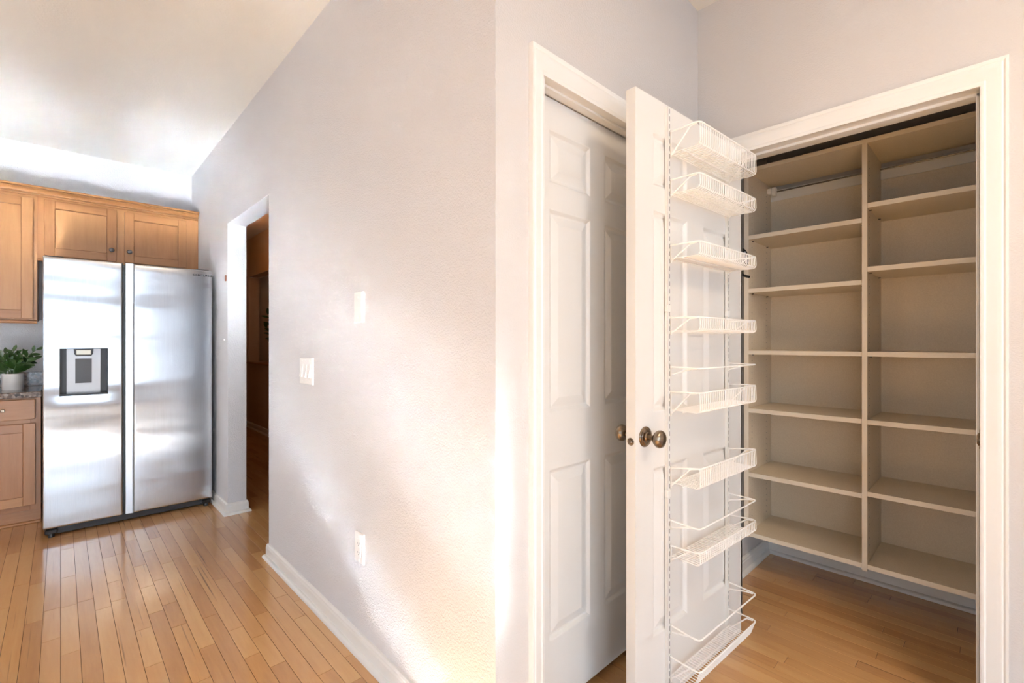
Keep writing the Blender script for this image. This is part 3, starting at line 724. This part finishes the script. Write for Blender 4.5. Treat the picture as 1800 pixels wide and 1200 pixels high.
def fdoor(name, x0, x1, hole=None):
    z0, z1 = ZF0, ZF1
    def lin(a, b, n): return [a + (b - a) * i / n for i in range(n + 1)]
    xs = [x0, x0 + .002, x0 + .005, x0 + .01] + lin(x0 + .02, x1 - .02, 12) + [x1 - .01, x1 - .005, x1 - .002, x1]
    zs = [z0, z0 + .002, z0 + .005, z0 + .01] + lin(z0 + .02, z1 - .02, 46) + [z1 - .01, z1 - .005, z1 - .002, z1]
    if hole:
        xs = sorted([v for v in xs if min(abs(v - hole[0]), abs(v - hole[1])) > .006] + list(hole[:2]))
        zs = sorted([v for v in zs if min(abs(v - hole[2]), abs(v - hole[3])) > .01] + list(hole[2:]))
    def dep(x, z):
        e = min(x - x0, x1 - x, z - z0, z1 - z); r = .006
        y = r - math.sqrt(max(0, r * r - max(0, r - e) ** 2))
        y += .0022 * math.exp(-(z1 - z) / .05) + .0028 * math.exp(-(z - z0) / .05)
        u = (x - x0) / (x1 - x0); y += .0016 * (2 * u - 1) ** 4
        if hole:
            dx = max(hole[0] - x, 0, x - hole[1]); dz = max(hole[2] - z, 0, z - hole[3]); d_ = math.hypot(dx, dz)
            y += .0018 * math.exp(-(d_ / .035) ** 2)
        return YF + y
    nx_, nz_ = len(xs), len(zs)
    vs = [(x, dep(x, z), z) for x in xs for z in zs]
    yb = YF + .066
    fs = []
    for i in range(nx_ - 1):
        for j in range(nz_ - 1):
            if hole and hole[0] - 1e-6 <= xs[i] and xs[i + 1] <= hole[1] + 1e-6 and hole[2] - 1e-6 <= zs[j] and zs[j + 1] <= hole[3] + 1e-6: continue
            fs.append((i * nz_ + j, (i + 1) * nz_ + j, (i + 1) * nz_ + j + 1, i * nz_ + j + 1))
    border = [i * nz_ for i in range(nx_)] + [(nx_ - 1) * nz_ + j for j in range(1, nz_)] + [i * nz_ + nz_ - 1 for i in range(nx_ - 2, -1, -1)] + [j for j in range(nz_ - 2, 0, -1)]
    o_ = len(vs)
    vs += [(vs[i][0], yb, vs[i][2]) for i in border]; m_ = len(border)
    fs += [(border[i], border[(i + 1) % m_], o_ + (i + 1) % m_, o_ + i) for i in range(m_)]
    fs.append(tuple(range(o_, o_ + m_)))
    mb = MB(); mb.add(vs, fs)
    return mb.build(name, M['steel'], fg, smooth=True)
ld = fdoor('left_door', -.083, .3033, (DXA, DXB, DZA, DZB))
rd = fdoor('right_door', .361, .826)
# handle strip on the right door: a slanted satin face
mb = MB(); mb.add([(.3185, YF + .012, ZF0), (.3595, YF + .004, ZF0), (.3595, YF + .066, ZF0), (.3185, YF + .066, ZF0), (.3185, YF + .012, ZF1), (.3595, YF + .004, ZF1), (.3595, YF + .066, ZF1), (.3185, YF + .066, ZF1)],
   [(0, 1, 2, 3), (4, 5, 6, 7), (0, 1, 5, 4), (1, 2, 6, 5), (2, 3, 7, 6), (3, 0, 4, 7)])
mb.build('handle_strip', M['steel_light'], rd)
MB().box(.3535, .3600, YF + .0005, YF + .01, .06, 1.50, .001).build('finger_grip', M['silver'], rd)
# dispenser
ds = MB()
yb = YF + .058
a, b, c, e = DXA, DXB, DZA, DZB; f0 = YF - .0005
for (p, q, r_, s_) in ((a, a + .0035, c, e), (b - .0035, b, c, e), (a, b, c, c + .0035), (a, b, e - .0035, e)): ds.box(p, q, f0, yb, r_, s_)
ds.box(a, b, yb - .001, yb + .002, c, e)
dsp = ds.build('water_dispenser', M['black'], ld)
mb = MB(); # silver centre, tapering inwards
mb.add([(a + .033, YF + .050, c + .010), (b - .037, YF + .050, c + .010), (b - .037, YF + .030, e - .004), (a + .033, YF + .030, e - .004), (a + .033, yb - .001, c + .010), (b - .037, yb - .001, c + .010), (b - .037, yb - .001, e - .004), (a + .033, yb - .001, e - .004)],
   [(0, 1, 2, 3), (4, 5, 6, 7), (0, 1, 5, 4), (1, 2, 6, 5), (2, 3, 7, 6), (3, 0, 4, 7)])
mb.build('dispenser_back', M['silver'], dsp)
mx = (a + b) / 2 - .003
def yy(z): return YF + .050 - .020 * (z - c - .010) / (e - c - .014)
mb = MB(); za_, zb_ = c + .078, c + .238
mb.add([(mx - .040, yy(za_) - .006, za_), (mx + .040, yy(za_) - .006, za_), (mx + .040, yy(zb_) - .006, zb_), (mx - .040, yy(zb_) - .006, zb_), (mx - .040, yy(za_), za_), (mx + .040, yy(za_), za_), (mx + .040, yy(zb_), zb_), (mx - .040, yy(zb_), zb_)],
   [(0, 1, 2, 3), (4, 5, 6, 7), (0, 1, 5, 4), (1, 2, 6, 5), (2, 3, 7, 6), (3, 0, 4, 7)])
mb.build('paddle', M['darkgrey'], dsp)
mb = MB(); mb.add([(mx - .048, YF + .012, e - .004), (mx + .048, YF + .012, e - .004), (mx + .046, YF + .012, e - .035), (mx + .036, YF + .014, e - .050), (mx - .036, YF + .014, e - .050), (mx - .046, YF + .012, e - .035),
     (mx - .048, YF + .04, e - .004), (mx + .048, YF + .04, e - .004), (mx + .046, YF + .04, e - .035), (mx + .036, YF + .04, e - .050), (mx - .036, YF + .04, e - .050), (mx - .046, YF + .04, e - .035)],
   [(0, 1, 2, 3, 4, 5), (6, 7, 8, 9, 10, 11)] + [(i, (i + 1) % 6, 6 + (i + 1) % 6, 6 + i) for i in range(6)])
mb.build('nozzle_housing', M['black'], dsp)
MB().box(mx - .036, mx + .036, YF + .008, YF + .013, e - .040, e - .010, .002).build('nozzle_window', M['lens'], dsp)
MB().box(a + .0035, b - .0035, YF + .002, yb, c + .0035, c + .009).build('drip_tray', M['black'], dsp)
# lettering on the right door
tx = bpy.data.curves.new('lettering', 'FONT'); tx.body = 'SAMSUNG'; tx.size = .0255; tx.extrude = .0004; tx.align_x = 'CENTER'; tx.align_y = 'CENTER'; tx.space_character = 1.08; tx.offset = .0006
tx.materials.append(M['ink'])
tmp = bpy.data.objects.new('lettering_curve', tx); COL.objects.link(tmp)
me = bpy.data.meshes.new_from_object(tmp); bpy.data.objects.remove(tmp); me.name = 'lettering'
me.transform(Matrix.Rotation(math.pi / 2, 4, 'X') @ Matrix.Diagonal((1, .8, 1, 1)))
to = bpy.data.objects.new('lettering', me); COL.objects.link(to); to.parent = rd; to.location = (.763 - .37, YF - .0006 - 4.5, 1.732)
to['label'] = 'dark maker lettering near the top of the door'

# ------------------------------------------------------------------ potted plants
def leaf_mesh():
    vs = []; fs = []; n = 6; L_ = 1.
    for i in range(n + 1):
        t = i / n; w_ = .22 * math.sin(math.pi * min(1, t * .93 + .05)) ** .75; zz = -.10 * t * t
        vs += [(t * L_, -w_, zz + .04 * w_), (t * L_, 0, zz - .03), (t * L_, w_, zz + .04 * w_)]
    for i in range(n):
        a_ = i * 3
        fs += [(a_, a_ + 3, a_ + 4, a_ + 1), (a_ + 1, a_ + 4, a_ + 5, a_ + 2)]
    me = bpy.data.meshes.new('leaf'); me.from_pydata(vs, [], fs); me.materials.append(M['leaf'])
    me.polygons.foreach_set('use_smooth', [True] * len(me.polygons)); return me
LEAF = leaf_mesh()
def zz_stem(parent, loc, tip, nleaf, lsize, rg):
    p0 = Vector(loc); p3 = Vector(tip); p1 = p0 + Vector((0, 0, (p3.z - p0.z) * .5)); pts = []
    for i in range(9):
        t = i / 8; pts.append((1 - t) ** 2 * p0 + 2 * t * (1 - t) * p1 + t * t * p3)
    sm = MB().tube([tuple(p) for p in pts], [.0055 - .004 * i / 8 for i in range(9)], 7).build('stem', M['stem'], parent, smooth=True)
    o0 = Vector(parent['_o'])
    for k in range(nleaf):
        t = .28 + .72 * k / (nleaf - 1); i = min(7, int(t * 8)); p = pts[i].lerp(pts[i + 1], t * 8 - i); tan = (pts[i + 1] - pts[i]).normalized()
        sd = 1 if k % 2 else -1
        side = tan.cross(Vector((.3, 1, .25))).normalized() * sd
        dirn = (tan * (.75 if k < nleaf - 1 else 2.5) + side * .85 + Vector((rg.uniform(-.2, .2), rg.uniform(-.3, .1), rg.uniform(-.1, .25)))).normalized()
        lf = bpy.data.objects.new('leaf', LEAF); COL.objects.link(lf); lf.parent = sm
        up = Vector((rg.uniform(-.4, .4), -.8, .5)).normalized(); yv = up.cross(dirn).normalized(); zv = dirn.cross(yv)
        m_ = Matrix((dirn, yv, zv)).transposed().to_4x4(); s_ = lsize * (1 - .35 * abs(t - .55)) * rg.uniform(.85, 1.1)
        lf.matrix_local = Matrix.Translation(p - o0) @ m_ @ Matrix.Diagonal((s_, s_, s_, 1))
def plant(name, label, base_, rad, hgt, stems, lsize, seed):
    rg = random.Random(seed)
    t = thing(name, label, 'plant', base_)
    x, y, z = base_
    MB().lathe([(0, 0), (rad * .93, 0), (rad * .96, .004), (rad, hgt * .5), (rad, hgt - .002), (rad - .003, hgt), (rad - .006, hgt - .002), (rad - .007, hgt - .02), (0, hgt - .02)], base_, 'z', 40).build('pot', M['pot'], t, smooth=True)
    MB().lathe([(0, 0), (rad - .007, 0), (rad - .009, .004), (0, .006)], (x, y, z + hgt - .02), 'z', 30).build('soil', M['soil'], t)
    for (dx, dy, dz) in stems:
        zz_stem(t, (x + dx * .18, y + dy * .18, z + hgt - .016), (x + dx, y + dy, z + hgt + dz), 9, lsize, rg)
    return t
plant('potted_plant', 'dark green leafy plant in a round white pot on the granite worktop', (-.243, YB + .30, .902), .056, .112,
      [(.115, -.02, .165), (.04, .0, .13), (.0, .03, .155), (-.05, -.01, .12), (-.10, .0, .13), (-.15, .02, .05), (.075, -.04, .085), (.02, -.06, .07), (-.04, .05, .14), (.095, .03, .10)], .062, 3)
plant('potted_plant', 'dark plant standing on the ledge beyond the kitchen doorway', (HX + .22, 7.02, .955), .075, .15,
      [(-.02, .10, .42), (-.08, .26, .34), (.03, .30, .22), (-.10, .12, .52), (0, -.1, .5), (.08, .2, .46)], .125, 5)
for o in bpy.data.objects:
    if '_o' in o: del o['_o']
